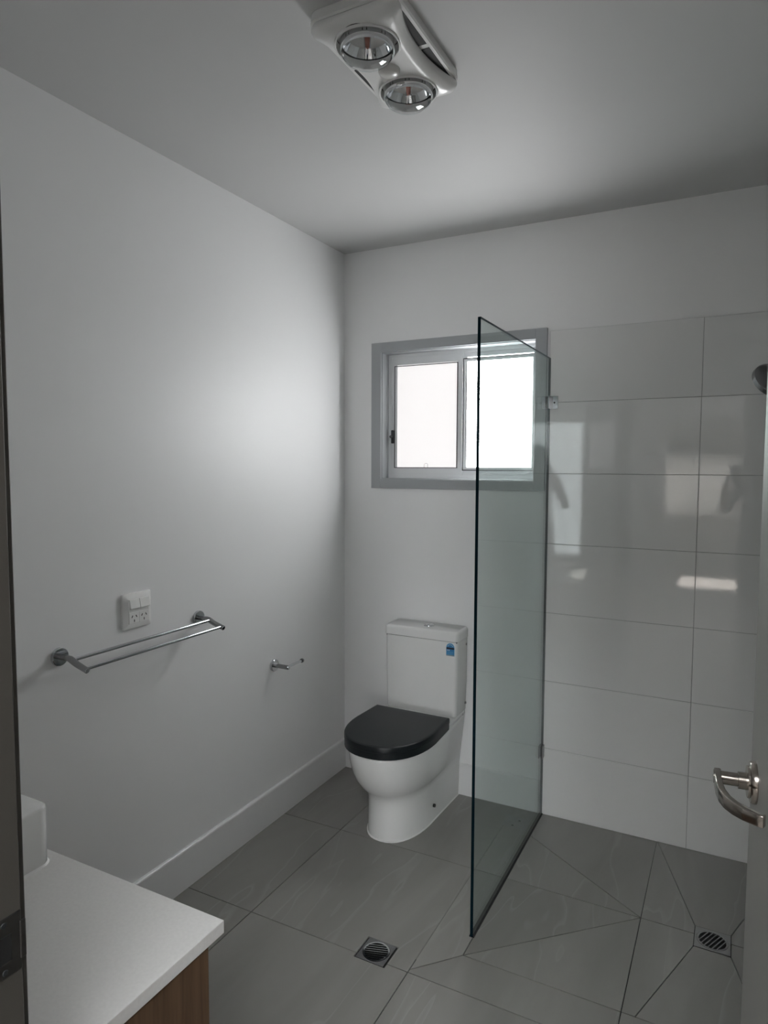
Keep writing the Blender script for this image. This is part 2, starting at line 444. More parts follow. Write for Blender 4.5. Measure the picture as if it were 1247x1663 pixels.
# --- skirting boards
def skirting(name, P0, P1, nrm, label):
    """board with a rounded-over top edge between two floor points; nrm points into the room"""
    P0 = Vector(P0 + (0,)); P1 = Vector(P1 + (0,)); n_ = Vector(nrm + (0,))
    prof = [(0.0, 0.001), (0.014, 0.001), (0.014, 0.141), (0.0125, 0.1455), (0.009, 0.148), (0.0, 0.148)]
    bm = B(); loft(bm, [[P + n_ * t + Vector((0, 0, z)) for t, z in prof] for P in (P0, P1)])
    return struct(name, bm, 'skirt', label, 'baseboard')
skirting('baseboard_left', (0, YF), (0, 0), (1, 0), 'tall white skirting board along the towel rail wall')
skirting('baseboard_back', (0.0145, 0), (XG - 0.008, 0), (0, -1), 'tall white skirting board behind the toilet')

# ------------------------------------------------------------------ window
win = thing('window_1', 'white aluminium sliding window with frosted panes and grey painted trim', 'window', ((WX0 + WX1) / 2, 0, WZ0), kind='structure')
tw = 0.047
def ring_boxes(x0, x1, z0, z1, wx, wz, ya, yb):
    bm = B()
    box(bm, x0, x0 + wx, ya, yb, z0, z1); box(bm, x1 - wx, x1, ya, yb, z0, z1)
    box(bm, x0 + wx, x1 - wx, ya, yb, z0, z0 + wz); box(bm, x0 + wx, x1 - wx, ya, yb, z1 - wz, z1)
    return bm
def member(name, x0, x1, ya, yb, z0, z1, m, parent, r=0.0012):
    return obj(name, bbox(x0, x1, ya, yb, z0, z1, r, 1), m, parent)
tx0, tx1, tz0, tz1 = 0.158, 1.001, 1.4235, 2.1145
member('trim_board', tx0, WX0 + 0.002, -0.014, 0.0, tz0, tz1, 'greytrim', win)
member('trim_board', WX1 - 0.002, tx1, -0.014, 0.0, tz0, tz1, 'greytrim', win)
member('trim_board', WX0 + 0.002, WX1 - 0.002, -0.014, 0.0, tz0, WZ0 + 0.002, 'greytrim', win)
member('trim_board', WX0 + 0.002, WX1 - 0.002, -0.014, 0.0, WZ1 - 0.002, tz1, 'greytrim', win)
FD = 0.062
obj('reveal', ring_boxes(WX0 - 0.0005, WX1 + 0.0005, WZ0 - 0.0005, WZ1 + 0.0005, 0.006, 0.006, -0.003, 0.139), 'greytrim', win)
fx0, fx1, fz0, fz1 = WX0 + 0.005, WX1 - 0.005, WZ0 + 0.005, WZ1 - 0.005
obj('sealing_fin', ring_boxes(fx0, fx1, fz0, fz1, 0.046, 0.052, FD + 0.046, FD + 0.059), 'alu', win)
fr = obj('outer_frame', ring_boxes(fx0, fx1, fz0, fz1, 0.020, 0.016, FD, FD + 0.060), 'alu', win)
# sliding sash (inside track) with the screened pane
ls = obj('sliding_sash', ring_boxes(fx0 + 0.018, 0.594, fz0 + 0.012, fz1 - 0.012, 0.026, 0.040, FD + 0.004, FD + 0.024), 'alu', win)
lx0, lx1, lz0, lz1 = 0.2475, 0.5685, 1.5245, 2.0085
obj('gasket', ring_boxes(lx0 - 0.005, lx1 + 0.003, lz0 - 0.003, lz1 + 0.003, 0.005, 0.003, FD + 0.003, FD + 0.010), 'gasket', ls)
obj('pane', bbox(lx0 - 0.010, lx1 + 0.010, FD + 0.009, FD + 0.014, lz0 - 0.010, lz1 + 0.010), 'pane_dim', ls)
obj('jamb_bead', bbox(lx0 - 0.001, lx0 + 0.010, FD + 0.002, FD + 0.009, lz0, lz1, 0.001, 1), 'alu', ls)
# fixed light (outer track)
rs = obj('fixed_sash', ring_boxes(0.5945, fx1 - 0.006, fz0 + 0.012, fz1 - 0.008, 0.020, 0.028, FD + 0.010, FD + 0.046), 'alu', win)
rx0, rx1, rz0, rz1 = 0.598, 0.926, 1.522, 2.014
obj('gasket', ring_boxes(rx0 - 0.004, rx1 + 0.004, rz0 - 0.012, rz1 + 0.012, 0.004, 0.004, FD + 0.007, FD + 0.014), 'gasket', rs)
obj('bead', ring_boxes(rx0, rx1, rz0 - 0.008, rz1 + 0.008, 0.006, 0.012, FD + 0.008, FD + 0.016), 'alu', rs)
obj('pane', bbox(rx0 - 0.012, rx1 + 0.012, FD + 0.011, FD + 0.017, rz0 - 0.012, rz1 + 0.012), 'pane_bright', rs)
lt = obj('latch', bbox(0.232, 0.244, FD - 0.012, FD + 0.003, 1.640, 1.704, 0.003, 2), 'gasket', win)
bm = B(); lathe(bm, (0.236, FD - 0.012, 1.672), (-0.6, -1, 0), [(0, 0.007), (0.008, 0.0065), (0.012, 0.003)], 12); obj('latch_knob', bm, 'satin_chrome', lt, 40)
bm = B(); tube(bm, [(0.401, FD + 0.008, 1.5245), (0.402, FD + 0.008, 1.541), (0.406, FD + 0.008, 1.5435), (0.415, FD + 0.008, 1.5435), (0.419, FD + 0.008, 1.541), (0.420, FD + 0.008, 1.5245)], 0.0009, 6)
obj('finger_pull', bm, 'steel', ls)

# ------------------------------------------------------------------ shower screen
sc_ = thing('shower_screen', 'frameless clear glass shower panel fixed edge-on to the tiled wall', 'shower screen', (XG, TY, 0))
GX0, GX1, GY0, GY1, GZ = XG - 0.005, XG + 0.005, -0.895, TY - 0.001, 1.986
bm = bbox(GX0, GX1, GY0, GY1, 0.002, GZ, 0.0006, 1)
gp = obj('glass_panel', bm, ['glass', 'glassedge'], sc_)
for p in gp.data.polygons:
    if abs(p.normal.x) < 0.9: p.material_index = 1
# wall brackets: upper one clamps the glass from the shower side, lower one from the toilet side
ub = obj('wall_bracket', bbox(GX1, GX1 + 0.034, TY - 0.006, TY, 1.772, 1.826, 0.001, 1), 'chrome', sc_)
obj('clamp_leaf', bbox(GX1, GX1 + 0.005, TY - 0.040, TY - 0.006, 1.772, 1.826, 0.001, 1), 'chrome', ub)
obj('clamp_leaf', bbox(GX0 - 0.005, GX0, TY - 0.040, TY - 0.001, 1.772, 1.826, 0.001, 1), 'chrome', ub)
bm = B(); lathe(bm, (GX1 + 0.019, TY - 0.006, 1.799), (0, -1, 0), [(0, 0.004), (0.0012, 0.0035)], 12); obj('screw', bm, 'dark', ub)
lb = obj('wall_bracket', bbox(GX0 - 0.005, GX0, TY - 0.034, TY - 0.001, 0.262, 0.316, 0.001, 1), 'steel', sc_)
obj('clamp_leaf', bbox(GX1, GX1 + 0.005, TY - 0.034, TY - 0.001, 0.262, 0.316, 0.001, 1), 'steel', lb)
obj('floor_seal', bbox(GX0 - 0.003, GX1 + 0.003, GY0 + 0.001, GY1, 0.0, 0.004), 'grout', sc_)

# ------------------------------------------------------------------ toilet
TX = 0.488
toilet = thing('toilet', 'white close-coupled toilet with a closed charcoal seat lid under the window', 'toilet', (TX, -0.30, 0))
def dshape(cx, wb, wf, yb, yf, z, n=20, straight=0.45, sq=2.3):
    """D-shaped ring: back corners square, sides running forward, rounded front"""
    pts = []
    ym = yb + (yf - yb) * straight
    nb = 5
    for k in range(nb): pts.append((cx + wb + (wf - wb) * k / nb, yb + (ym - yb) * k / nb, z))
    for k in range(n + 1):
        a = PI * k / n
        ca, sa = math.cos(a), math.sin(a)
        pts.append((cx + wf * math.copysign(abs(ca) ** (2 / sq), ca), ym + (yf - ym) * abs(sa) ** (2 / sq), z))
    for k in range(nb - 1, -1, -1): pts.append((cx - wb - (wf - wb) * k / nb, yb + (ym - yb) * k / nb, z))
    return pts
YB = -0.0155
secs = [  # z, half width back, half width front, front y, straight share
    (0.001, 0.138, 0.129, -0.533, 0.50), (0.03, 0.139, 0.128, -0.534, 0.50), (0.11, 0.141, 0.126, -0.533, 0.50), (0.160, 0.143, 0.127, -0.534, 0.50),
    (0.185, 0.145, 0.133, -0.545, 0.49), (0.205, 0.147, 0.146, -0.567, 0.47), (0.228, 0.149, 0.158, -0.590, 0.45), (0.258, 0.152, 0.169, -0.613, 0.44),
    (0.295, 0.156, 0.1775, -0.632, 0.43), (0.34, 0.160, 0.183, -0.646, 0.42), (0.378, 0.163, 0.1855, -0.652, 0.42), (0.390, 0.164, 0.1855, -0.652, 0.42), (0.3945, 0.163, 0.183, -0.649, 0.42)]
bm = B(); loft(bm, [dshape(TX, wb, wf, YB, yf, z, straight=s) for z, wb, wf, yf, s in secs])
body = obj('bowl', bm, 'porcelain', toilet, 50)
bm = B(); loft(bm, [dshape(TX, 0.1415, 0.1325, YB, -0.538, 0.0003, straight=.5), dshape(TX, 0.1385, 0.1292, YB, -0.534, 0.005, straight=.5)]); obj('sealant_bead', bm, 'sealant', toilet, 50)
obj('deck', bbox(TX - 0.168, TX + 0.168, -0.236, YB, 0.392, 0.4135, 0.006, 3), 'porcelain', toilet, 40)
bm = B(); lathe(bm, (TX + 0.128, -0.285, 0.068), (1, 0, 0), [(0, 0.0075), (0.0080, 0.0075)], 14); obj('fixing_hole', bm, 'dark', toilet, 40)
bm = B(); lathe(bm, (TX + 0.164, -0.045, 0.398), (1, 0, 0), [(0, 0.005), (0.0050, 0.005)], 12); obj('deck_plug', bm, 'steel', toilet, 40)
# seat lid: D-shaped slab with a rolled edge, over the seat ring
def lid(z, g, st=0.40): return dshape(TX + 0.001, 0.1780 - g, 0.1870 - g, -0.236 - g, -0.659 + g, z, 26, st, 2.25)
bm = B(); loft(bm, [lid(0.4235, 0.003), lid(0.4245, 0.0), lid(0.442, 0.0), lid(0.4460, 0.0018), lid(0.4482, 0.006), lid(0.4490, 0.012)])
obj('seat_lid', bm, 'seat', toilet, 35)
bm = B(); loft(bm, [lid(0.3950, 0.004), lid(0.3965, 0.001), lid(0.4228, 0.001)]); obj('seat_ring', bm, 'seat', toilet, 35)
for sx in (-1, 1):
    bm = B(); cyl(bm, (TX + sx * 0.075 - 0.02, -0.229, 0.4235), (TX + sx * 0.075 + 0.02, -0.229, 0.4235), 0.008); obj('hinge', bm, 'chrome', toilet, 40)
# cistern
def tank_ring(z, g, f, r=0.016):
    return [(x, y, z) for x, y in rrect(TX - 0.181 + g, TX + 0.181 - g, -0.152 + f, -0.0155, r, 4)]
bm = B(); loft(bm, [tank_ring(0.414, 0.012, 0.006), tank_ring(0.420, 0.008, 0.003), tank_ring(0.60, 0.004, 0.003), tank_ring(0.7535, 0.003, 0.003)])
tank = obj('cistern', bm, 'porcelain', toilet, 40)
bm = B(); loft(bm, [tank_ring(0.7555, 0.002, 0.001), tank_ring(0.757, 0.0, -0.001), tank_ring(0.788, 0.0, -0.001), tank_ring(0.796, 0.0025, 0.0015), tank_ring(0.7995, 0.007, 0.006), tank_ring(0.8005, 0.012, 0.011)])
clid = obj('cistern_lid', bm, 'porcelain', toilet, 40)
obj('lid_gap', bbox(TX - 0.174, TX + 0.174, -0.146, -0.018, 0.750, 0.758), 'dark', tank)
bm = B(); lathe(bm, (TX + 0.012, -0.083, 0.8002), (0, 0, 1), [(0, 0.0235), (0.003, 0.0230), (0.0042, 0.0215)], 28); fb = obj('flush_plate', bm, 'chrome', clid, 40)
for sgn in (-1, 1):
    pts = [(TX + 0.012 + sgn * (0.0012 + 0.019 * math.sin(PI * k / 14)), -0.083 + 0.019 * math.cos(PI * k / 14)) for k in range(15)]
    bm = B(); prism(bm, pts if sgn < 0 else pts[::-1], 0.8044, 0.8062); obj('flush_button', bm, 'chrome', fb)
for z in (0.725, 0.452):
    bm = B(); lathe(bm, (TX + 0.1745, -0.040, z), (1, 0, 0), [(0, 0.0055), (0.006, 0.0055)], 12); obj('side_screw', bm, 'steel', tank, 40)
# water rating label on the cistern front
LX0, LX1, LZ0, LZ1, LY = 0.613, 0.652, 0.692, 0.7495, -0.1497
lab_pts = [(LX0, LZ0), (LX1, LZ0), (LX1, 0.730)] + [((LX0 + LX1) / 2 + 0.0195 * math.cos(PI * k / 10), 0.730 + 0.0195 * math.sin(PI * k / 10)) for k in range(1, 10)] + [(LX0, 0.730)]
bm = B(); prism(bm, lab_pts, LY, LY + 0.0012, 'y'); lab = obj('rating_label', bm, 'lightblue', tank)
lab['label'] = 'blue arched water rating sticker'
cxl = (LX0 + LX1) / 2
arc = [(cxl + 0.0165 * math.cos(PI * k / 10), 0.731 + 0.0160 * math.sin(PI * k / 10)) for k in range(11)]
bm = B(); prism(bm, arc, LY - 0.0003, LY, 'y'); obj('label_arch', bm, 'blue', lab)
for k in range(5):
    a = PI * (k + 0.7) / 5.4
    cx_, cz_ = cxl + 0.0115 * math.cos(a), 0.7325 + 0.0105 * math.sin(a)
    star = [(cx_ + (0.0024 if j % 2 == 0 else 0.001) * math.sin(2 * PI * j / 10), cz_ + (0.0024 if j % 2 == 0 else 0.001) * math.cos(2 * PI * j / 10)) for j in range(10)]
    bm = B(); prism(bm, star, LY - 0.0006, LY - 0.0003, 'y'); obj('label_star', bm, 'plastic', lab)
bm = B(); box(bm, LX0 + 0.001, LX1 - 0.001, LY - 0.0004, LY, 0.7215, 0.7305); obj('label_band', bm, 'navy', lab)
bm = B(); box(bm, LX0 + 0.001, LX1 - 0.001, LY - 0.0004, LY, 0.6985, 0.7210); obj('label_field', bm, 'blue', lab)
bm = B(); box(bm, LX0 + 0.001, LX1 - 0.001, LY - 0.0004, LY, 0.6925, 0.6975); obj('label_foot', bm, 'shaver', lab)
for k in range(3):
    bm = B(); prism(bm, [(LX0 + 0.003, 0.7005 + 0.0042 * k), (LX1 - 0.004, 0.7025 + 0.0042 * k), (LX1 - 0.004, 0.7037 + 0.0042 * k), (LX0 + 0.003, 0.7017 + 0.0042 * k)], LY - 0.0006, LY - 0.0004, 'y'); obj('label_line', bm, 'lightblue', lab)
for k in range(2):
    bm = B(); box(bm, LX0 + 0.006 + 0.007 * k, LX0 + 0.0085 + 0.007 * k, LY - 0.0006, LY - 0.0004, 0.7150, 0.7200); obj('label_figure', bm, 'plastic', lab)

# ------------------------------------------------------------------ towel rail
RZ, RY0, RY1 = 0.975, -1.616, -1.045
rail = thing('towel_rail', 'chrome double towel rail with round wall flanges below the power point', 'towel rail', (0, (RY0 + RY1) / 2, RZ))
arm_path = [(0.008, 0.0), (0.030, 0.0), (0.042, 0.0005), (0.052, -0.001), (0.064, -0.006), (0.078, -0.012), (0.121, -0.0245)]
for yy in (RY0, RY1):
    bm = B(); lathe(bm, (0.0, yy, RZ), (1, 0, 0), [(0, 0.0265), (0.009, 0.0265), (0.0105, 0.025)], 28); fl = obj('wall_flange', bm, 'chrome', rail, 40)
    bm = B(); tube(bm, [(x, yy, RZ + z) for x, z in arm_path], [0.008, 0.008, 0.0085, 0.0095, 0.0095, 0.009, 0.0085], 16); obj('arm', bm, 'satin_chrome', rail, 50)
    bm = B(); lathe(bm, (0.1205, yy, RZ - 0.0243), (0.043, 0, -0.0125), [(0, 0.0078), (0.002, 0.0070)], 16); obj('arm_cap', bm, 'chrome', rail, 40)
for x, z in ((0.058, -0.003), (0.110, -0.0215)):
    bm = B(); cyl(bm, (x, RY0, RZ + z), (x, RY1, RZ + z), 0.0058); obj('rail_bar', bm, 'chrome', rail, 40)

# ------------------------------------------------------------------ toilet roll holder
ry, rz = -0.593, 0.679
rh = thing('toilet_roll_holder', 'empty chrome toilet roll holder on the wall beside the toilet', 'roll holder', (0, ry, rz))
bm = B(); lathe(bm, (0, ry, rz), (1, 0, 0), [(0, 0.0255), (0.009, 0.0255), (0.0105, 0.024)], 28); obj('wall_flange', bm, 'chrome', rh, 40)
bm = B(); cyl(bm, (0.009, ry, rz), (0.078, ry, rz), 0.0092); obj('arm', bm, 'satin_chrome', rh, 40)
bm = B(); lathe(bm, (0.078, ry, rz), (1, 0, 0), [(0, 0.0092), (0.003, 0.0075)], 16); obj('arm_cap', bm, 'chrome', rh, 40)
bm = B(); cyl(bm, (0.069, ry, rz), (0.069, ry + 0.125, rz), 0.0052); obj('roll_bar', bm, 'chrome', rh, 40)
bm = B(); lathe(bm, (0.069, ry + 0.110, rz), (0, 1, 0), [(0, 0.0095), (0.006, 0.0095)], 18); obj('end_stop', bm, 'satin_chrome', rh, 40)

# ------------------------------------------------------------------ double power point
py0, py1, pz0, pz1 = -1.391, -1.273, 1.001, 1.1175
pp = thing('power_point', 'white double power point with two rocker switches above the towel rail', 'power outlet', (0, (py0 + py1) / 2, pz0))
def pring(x, g, r): return [(x, y, z) for y, z in rrect(py0 + g, py1 - g, pz0 + g, pz1 - g, r, 3)]
bm = B(); loft(bm, [pring(0, 0, 0.006), pring(0.007, 0.0, 0.006), pring(0.0095, 0.0015, 0.005), pring(0.0150, 0.016, 0.003)])
obj('surround', bm, 'plastic', pp, 30)
my = (py0 + py1) / 2
ip = obj('insert_plate', bbox(0.012, 0.0165, py0 + 0.0185, py1 - 0.0165, pz0 + 0.018, pz1 - 0.018, 0.0008, 1), 'plastic', pp)
for ya in (py0 + 0.0200, my + 0.0012):
    yb = ya + 0.0385
    bm = B(); zt, zb = pz1 - 0.0195, pz1 - 0.0500     # tilted rocker
    pr = [(0.0165, zb), (0.0250, zb + 0.0008), (0.0262, zb + 0.0030), (0.0205, zt), (0.0165, zt)]
    loft(bm, [[(x, y, z) for x, z in pr] for y in (ya, yb)]); obj('rocker_switch', bm, 'plastic', pp)
    cyc = (ya + yb) / 2; czc = pz0 + 0.036
    so = obj('socket_face', bbox(0.0165, 0.0178, ya - 0.0005, yb + 0.0005, pz0 + 0.0185, pz0 + 0.0545, 0.0006, 1), 'plastic', pp)
    for dy, dz, ang in ((-0.0085, 0.0055, -28), (0.0085, 0.0055, 28), (0, -0.0085, 0)):
        ca, sa = math.cos(math.radians(ang)), math.sin(math.radians(ang))
        q = [(-0.0014, -0.0042), (0.0014, -0.0042), (0.0014, 0.0042), (-0.0014, 0.0042)]
        bm = B(); prism(bm, [(cyc + dy + a * ca - b * sa, czc + dz + a * sa + b * ca) for a, b in q], 0.0176, 0.01815, 'x'); obj('pin_slot', bm, 'dark', so)

# ------------------------------------------------------------------ ceiling heater, light and exhaust unit
hx0, hx1, hy0, hy1 = 0.818, 1.047, -1.545, -1.153
hcx, hcy = (hx0 + hx1) / 2, (hy0 + hy1) / 2
heater = thing('bathroom_heater', 'white ceiling exhaust fan unit with two chrome heat lamps and a small light', 'ceiling heater', (hcx, hcy, H))
ZB = H - 0.024
bm = B(); loft(bm, [[(x, y, z) for x, y in rrect(hx0 + g, hx1 - g, hy0 + g, hy1 - g, 0.032, 6)] for z, g in ((H - 0.0002, 0.002), (ZB + 0.004, 0.0), (ZB, 0.003))])
basep = obj('base_plate', bm, 'plastic', heater, 35)
def panel_outline(g, bow, n=14):
    """rounded rectangle whose two long sides bow inwards"""
    pts = rrect(hx0 + g, hx1 - g, hy0 + g, hy1 - g, 0.034 - g * 0.3, 6)
    # densify the long sides
    out = []
    for i, pt in enumerate(pts):
        nx = pts[(i + 1) % len(pts)]
        out.append(pt)
        if i % 7 == 6:
            for k in range(1, n): out.append((pt[0] + (nx[0] - pt[0]) * k / n, pt[1] + (nx[1] - pt[1]) * k / n))
    res = []
    hl = (hy1 - hy0) / 2 - 0.030
    for x, y in out:
        t = (y - hcy) / hl
        k = max(0.0, 1 - t * t)
        sx = 1 if x > hcx else -1
        ex = min(1, abs(x - hcx) / ((hx1 - hx0) / 2))
        res.append((x - sx * bow * k * ex, y))
    return res
bm = B()
rings = [[(x, y, z) for x, y in panel_outline(g, bw)] for z, g, bw in ((ZB - 0.002, 0.002, 0.030), (ZB - 0.008, 0.0005, 0.031), (ZB - 0.016, 0.004, 0.031), (ZB - 0.026, 0.020, 0.026), (ZB - 0.029, 0.034, 0.020), (ZB - 0.029, 0.05, 0.012))]
loft(bm, rings)
panel = obj('face_panel', bm, 'plastic', heater, 45)
PZ = ZB - 0.029
org = origin(heater)
cutters = []
for yy, r_ in ((-1.4555, 0.0735), (-1.2345, 0.0735), (-1.345, 0.0275)):
    cb = B(); lathe(cb, Vector((hcx - 0.001, yy, PZ - 0.02)) - org, (0, 0, 1), [(0, r_), (0.0415, r_)], 40); cutters.append(cb)
cut(panel, cutters)
cutters = []
for yy in (-1.4555, -1.2345):
    cb = B(); lathe(cb, Vector((hcx - 0.001, yy, ZB - 0.02)) - org, (0, 0, 1), [(0, 0.0735), (0.0425, 0.0735)], 40); cutters.append(cb)
cut(basep, cutters)
for yy in (-1.4555, -1.2345):
    c = (hcx - 0.001, yy, 0)
    bm = B(); lathe(bm, (c[0], yy, PZ), (0, 0, -1), [(-0.0015, 0.0735), (-0.0015, 0.0765), (0.002, 0.0775), (0.0045, 0.0760), (0.004, 0.0730), (-0.018, 0.0728)], 40, False, False); obj('lamp_collar', bm, 'plastic', heater, 50)
    bm = B(); lathe(bm, (c[0], yy, PZ), (0, 0, 1), [(-0.001, 0.0732), (0.0500, 0.0732), (0.0505, 0.001)], 32, False, True); obj('lamp_well', bm, 'dark', heater, 40)
    # heat lamp: silvered bowl seen through its clear domed front
    zr = PZ - 0.008          # widest rim
    bm = B(); lathe(bm, (c[0], yy, zr), (0, 0, 1), [(-0.0, 0.0640), (0.010, 0.0650), (0.022, 0.0620), (0.023, 0.0600), (0.012, 0.0615), (0.016, 0.0590), (0.028, 0.0510), (0.038, 0.0410), (0.046, 0.0290), (0.0515, 0.0150), (0.053, 0.001)], 48, False, True)
    lm = obj('heat_lamp', bm, 'reflector', heater, 60)
    bm = B(); lathe(bm, (c[0], yy, zr), (0, 0, -1), [(0.0, 0.0640), (0.009, 0.0628), (0.020, 0.0560), (0.029, 0.0430), (0.0345, 0.0250), (0.036, 0.0010)], 48, False, True); obj('lamp_front', bm, 'bulbglass', lm, 80)
    bm = B(); lathe(bm, (c[0], yy, zr), (0, 0, -1), [(0.0002, 0.0638), (0.0060, 0.0632), (0.0110, 0.0612)], 48, False, False); obj('silvered_rim', bm, 'reflector', lm, 80)
    bm = B(); lathe(bm, (c[0], yy, zr + 0.051), (0, 0, -1), [(0, 0.0085), (0.020, 0.0078), (0.046, 0.0050), (0.050, 0.0030)], 16); obj('filament_support', bm, 'filament', lm, 50)
    for dx_ in (-0.0105, 0.0105):
        bm = B(); cyl(bm, (c[0] + dx_, yy, zr + 0.049), (c[0] + dx_ * 0.6, yy, zr - 0.001), 0.0016, 8); obj('filament_wire', bm, 'chrome', lm, 40)
bm = B(); lathe(bm, (hcx - 0.001, -1.345, PZ), (0, 0, -1), [(-0.012, 0.0268), (0.0035, 0.0268), (0.009, 0.0240), (0.0125, 0.0170), (0.0140, 0.006), (0.0142, 0.0005)], 36); obj('light_diffuser', bm, 'opal', heater, 60)
# dark air slots between the bowed panel sides and the straight base rim, two on each long side
for sx in (-1, 1):
    for ya, yb in ((hy0 + 0.048, hcy - 0.006), (hcy + 0.010, hy1 - 0.040)):
        pts_o, pts_i = [], []
        hl = (hy1 - hy0) / 2 - 0.030
        for k in range(11):
            y = ya + (yb - ya) * k / 10; t = (y - hcy) / hl
            pts_o.append((hcx + sx * ((hx1 - hx0) / 2 - 0.011), y))
            pts_i.append((hcx + sx * ((hx1 - hx0) / 2 - 0.0125 - 0.026 * max(0, 1 - t * t)), y))
        pts = pts_o + pts_i[::-1]
        bm = B(); prism(bm, pts, ZB - 0.0012, ZB + 0.001); obj('air_slot', bm, 'dark', basep)

# ------------------------------------------------------------------ floor drains and clean-out
def drain(cx, cy, hs, ang, label, frame_m, slat_m, nsl):
    t = thing('floor_drain', label, 'floor drain', (cx, cy, 0.0))
    R_ = hs * 0.90
    bm = B()
    outer = [(-hs, -hs), (hs, -hs), (hs, hs), (-hs, hs)]
    n = 40; inner = [(R_ * math.cos(2 * PI * k / n), R_ * math.sin(2 * PI * k / n)) for k in range(n)]
    # square plate with a round hole: project circle points out to the square
    sq = []
    for k in range(n):
        a = 2 * PI * k / n; m_ = max(abs(math.cos(a)), abs(math.sin(a))); sq.append((hs * math.cos(a) / m_, hs * math.sin(a) / m_))
    def rr(pts, z): return [(cx + x, cy + y, z) for x, y in pts]
    loft(bm, [rr(sq, -0.006), rr(sq, 0.0008), rr(inner, 0.0008), rr(inner, -0.006)], False, False); obj('frame_plate', bm, frame_m, t)
    bm = B(); prism(bm, [(cx + x * 0.99, cy + y * 0.99) for x, y in sq], -0.008, -0.0044); obj('sump', bm, 'dark', t)
    bm = B(); rin = R_ * 0.86
    c1 = [(x * 0.985, y * 0.985) for x, y in inner]; c2 = [(x * 0.86, y * 0.86) for x, y in inner]
    loft(bm, [rr(c1, -0.0045), rr(c1, 0.0012), rr(c2, 0.0012), rr(c2, -0.0045), rr(c1, -0.0045)], False, False); obj('grate_ring', bm, frame_m if slat_m == 'steel' else slat_m, t, 30)
    ca, sa = math.cos(ang), math.sin(ang)
    for k in range(nsl):
        off = (k - (nsl - 1) / 2) * (2 * rin / (nsl + 1))
        L_ = math.sqrt(max(0, rin * rin - off * off)) + 0.001; hw = 2 * rin / (nsl + 1) * 0.13
        q = [(-L_, off - hw), (L_, off - hw), (L_, off + hw), (-L_, off + hw)]
        bm = B(); prism(bm, [(cx + x * ca - y * sa, cy + x * sa + y * ca) for x, y in q], -0.0035, 0.0010); obj('grate_bar', bm, slat_m, t)
    return t
drain((dx0 + dx1) / 2, (dy0 + dy1) / 2, 0.0485, math.radians(18), 'square chrome floor drain with a slotted round grate outside the shower', 'satin_chrome', 'chrome', 7)
drain((p0 + p1_) / 2, (q0 + q1) / 2, 0.0525, math.radians(64), 'square dull steel floor drain with a slotted round grate in the shower', 'steel', 'steel', 6)
co = thing('cleanout_cover', 'plain round clean-out cover in a square plate on the floor behind the glass', 'floor drain', (0.938, -0.133, 0))
obj('cover_plate', bbox(0.888, 0.990, -0.184, -0.086, 0.0001, 0.0012, 0.0004, 1), 'steel', co)
bm = B(); lathe(bm, (0.939, -0.135, 0.001), (0, 0, 1), [(0, 0.043), (0.0010, 0.0425)], 36); cl_ = obj('round_lid', bm, 'steel', co, 40)
for x, y in ((0.931, -0.166), (0.948, -0.118)):
    bm = B(); lathe(bm, (x, y, 0.0019), (0, 0, 1), [(0, 0.0052), (0.0005, 0.005)], 14); obj('lifting_hole', bm, 'dark', cl_, 40)

# ------------------------------------------------------------------ vanity
VX1, VY1, VZ = 0.941, -1.995, 0.72
van = thing('vanity_cabinet', 'oak veneer vanity cabinet with timber end panel beside the doorway', 'cabinet', (0.45, -2.2, 0))
obj('carcass', bbox(0.004, 0.918, YF + 0.001, -2.052, 0.13, 0.6955, 0.001, 1), 'wood', van)
obj('end_panel', bbox(0.9185, 0.937, YF + 0.001, -2.031, 0.001, 0.6955, 0.001, 1), 'wood', van)
for k in range(2):
    d_ = obj('drawer', bbox(0.012 + 0.4545 * k, 0.4625 + 0.4545 * k, -2.0515, -2.033, 0.15, 0.692, 0.002, 2), 'wood', van)
obj('kickboard', bbox(0.004, 0.918, YF + 0.03, -2.10, 0.001, 0.1295), 'wood', van)
ct = obj('benchtop', bbox(0.001, VX1, YF + 0.001, VY1, 0.696, VZ, 0.0012, 2), 'stone', None, base=(0.45, -2.2, 0.696))
tag(ct, 'white stone vanity benchtop with a square corner', 'benchtop')
basin = thing('basin', 'white rectangular vessel basin with rounded corners on the benchtop', 'basin', (0.30, -2.2, VZ))
bx0, bx1, by0, by1, bz = 0.090, 0.511, -2.400, -2.018, 0.842
def bring(z, g, r): return [(x, y, z) for x, y in rrect(bx0 + g, bx1 - g, by0 + g, by1 - g, r, 6)]
def iring(z, g, r): return [(x, y, z) for x, y in rrect(bx0 + 0.055 + g, bx1 - 0.115 - g, by0 + 0.055 + g, by1 - 0.085 - g, r, 6)]
bm = B(); loft(bm, [bring(VZ + 0.0003, 0.003, 0.024), bring(VZ + 0.004, 0.0005, 0.026), bring(bz - 0.006, 0.0, 0.026), bring(bz - 0.0018, 0.0015, 0.025), bring(bz, 0.006, 0.022),
               iring(bz, 0.0, 0.02), iring(bz - 0.005, 0.004, 0.02), iring(VZ + 0.035, 0.02, 0.03), iring(VZ + 0.028, 0.06, 0.02)])
obj('bowl', bm, 'porcelain', basin, 50)
bm = B(); lathe(bm, (0.2705, -2.224, VZ + 0.0282), (0, 0, 1), [(0, 0.022), (0.003, 0.0215), (0.004, 0.015)], 24); obj('waste_plug', bm, 'chrome', basin, 40)
bm = B(); loft(bm, [bring(VZ + 0.0001, -0.003, 0.028), bring(VZ + 0.004, 0.0, 0.026)], False, False); obj('sealant_bead', bm, 'sealant', basin, 50)
mir = thing('mirror_cabinet', 'wide mirror over the vanity, seen only as a reflection in the tiles', 'mirror', (0.46, YF, 1.05))
obj('mirror_box', bbox(0.02, 0.925, YF + 0.0005, YF + 0.020, 1.05, 2.0, 0.001, 1), 'plastic', mir)
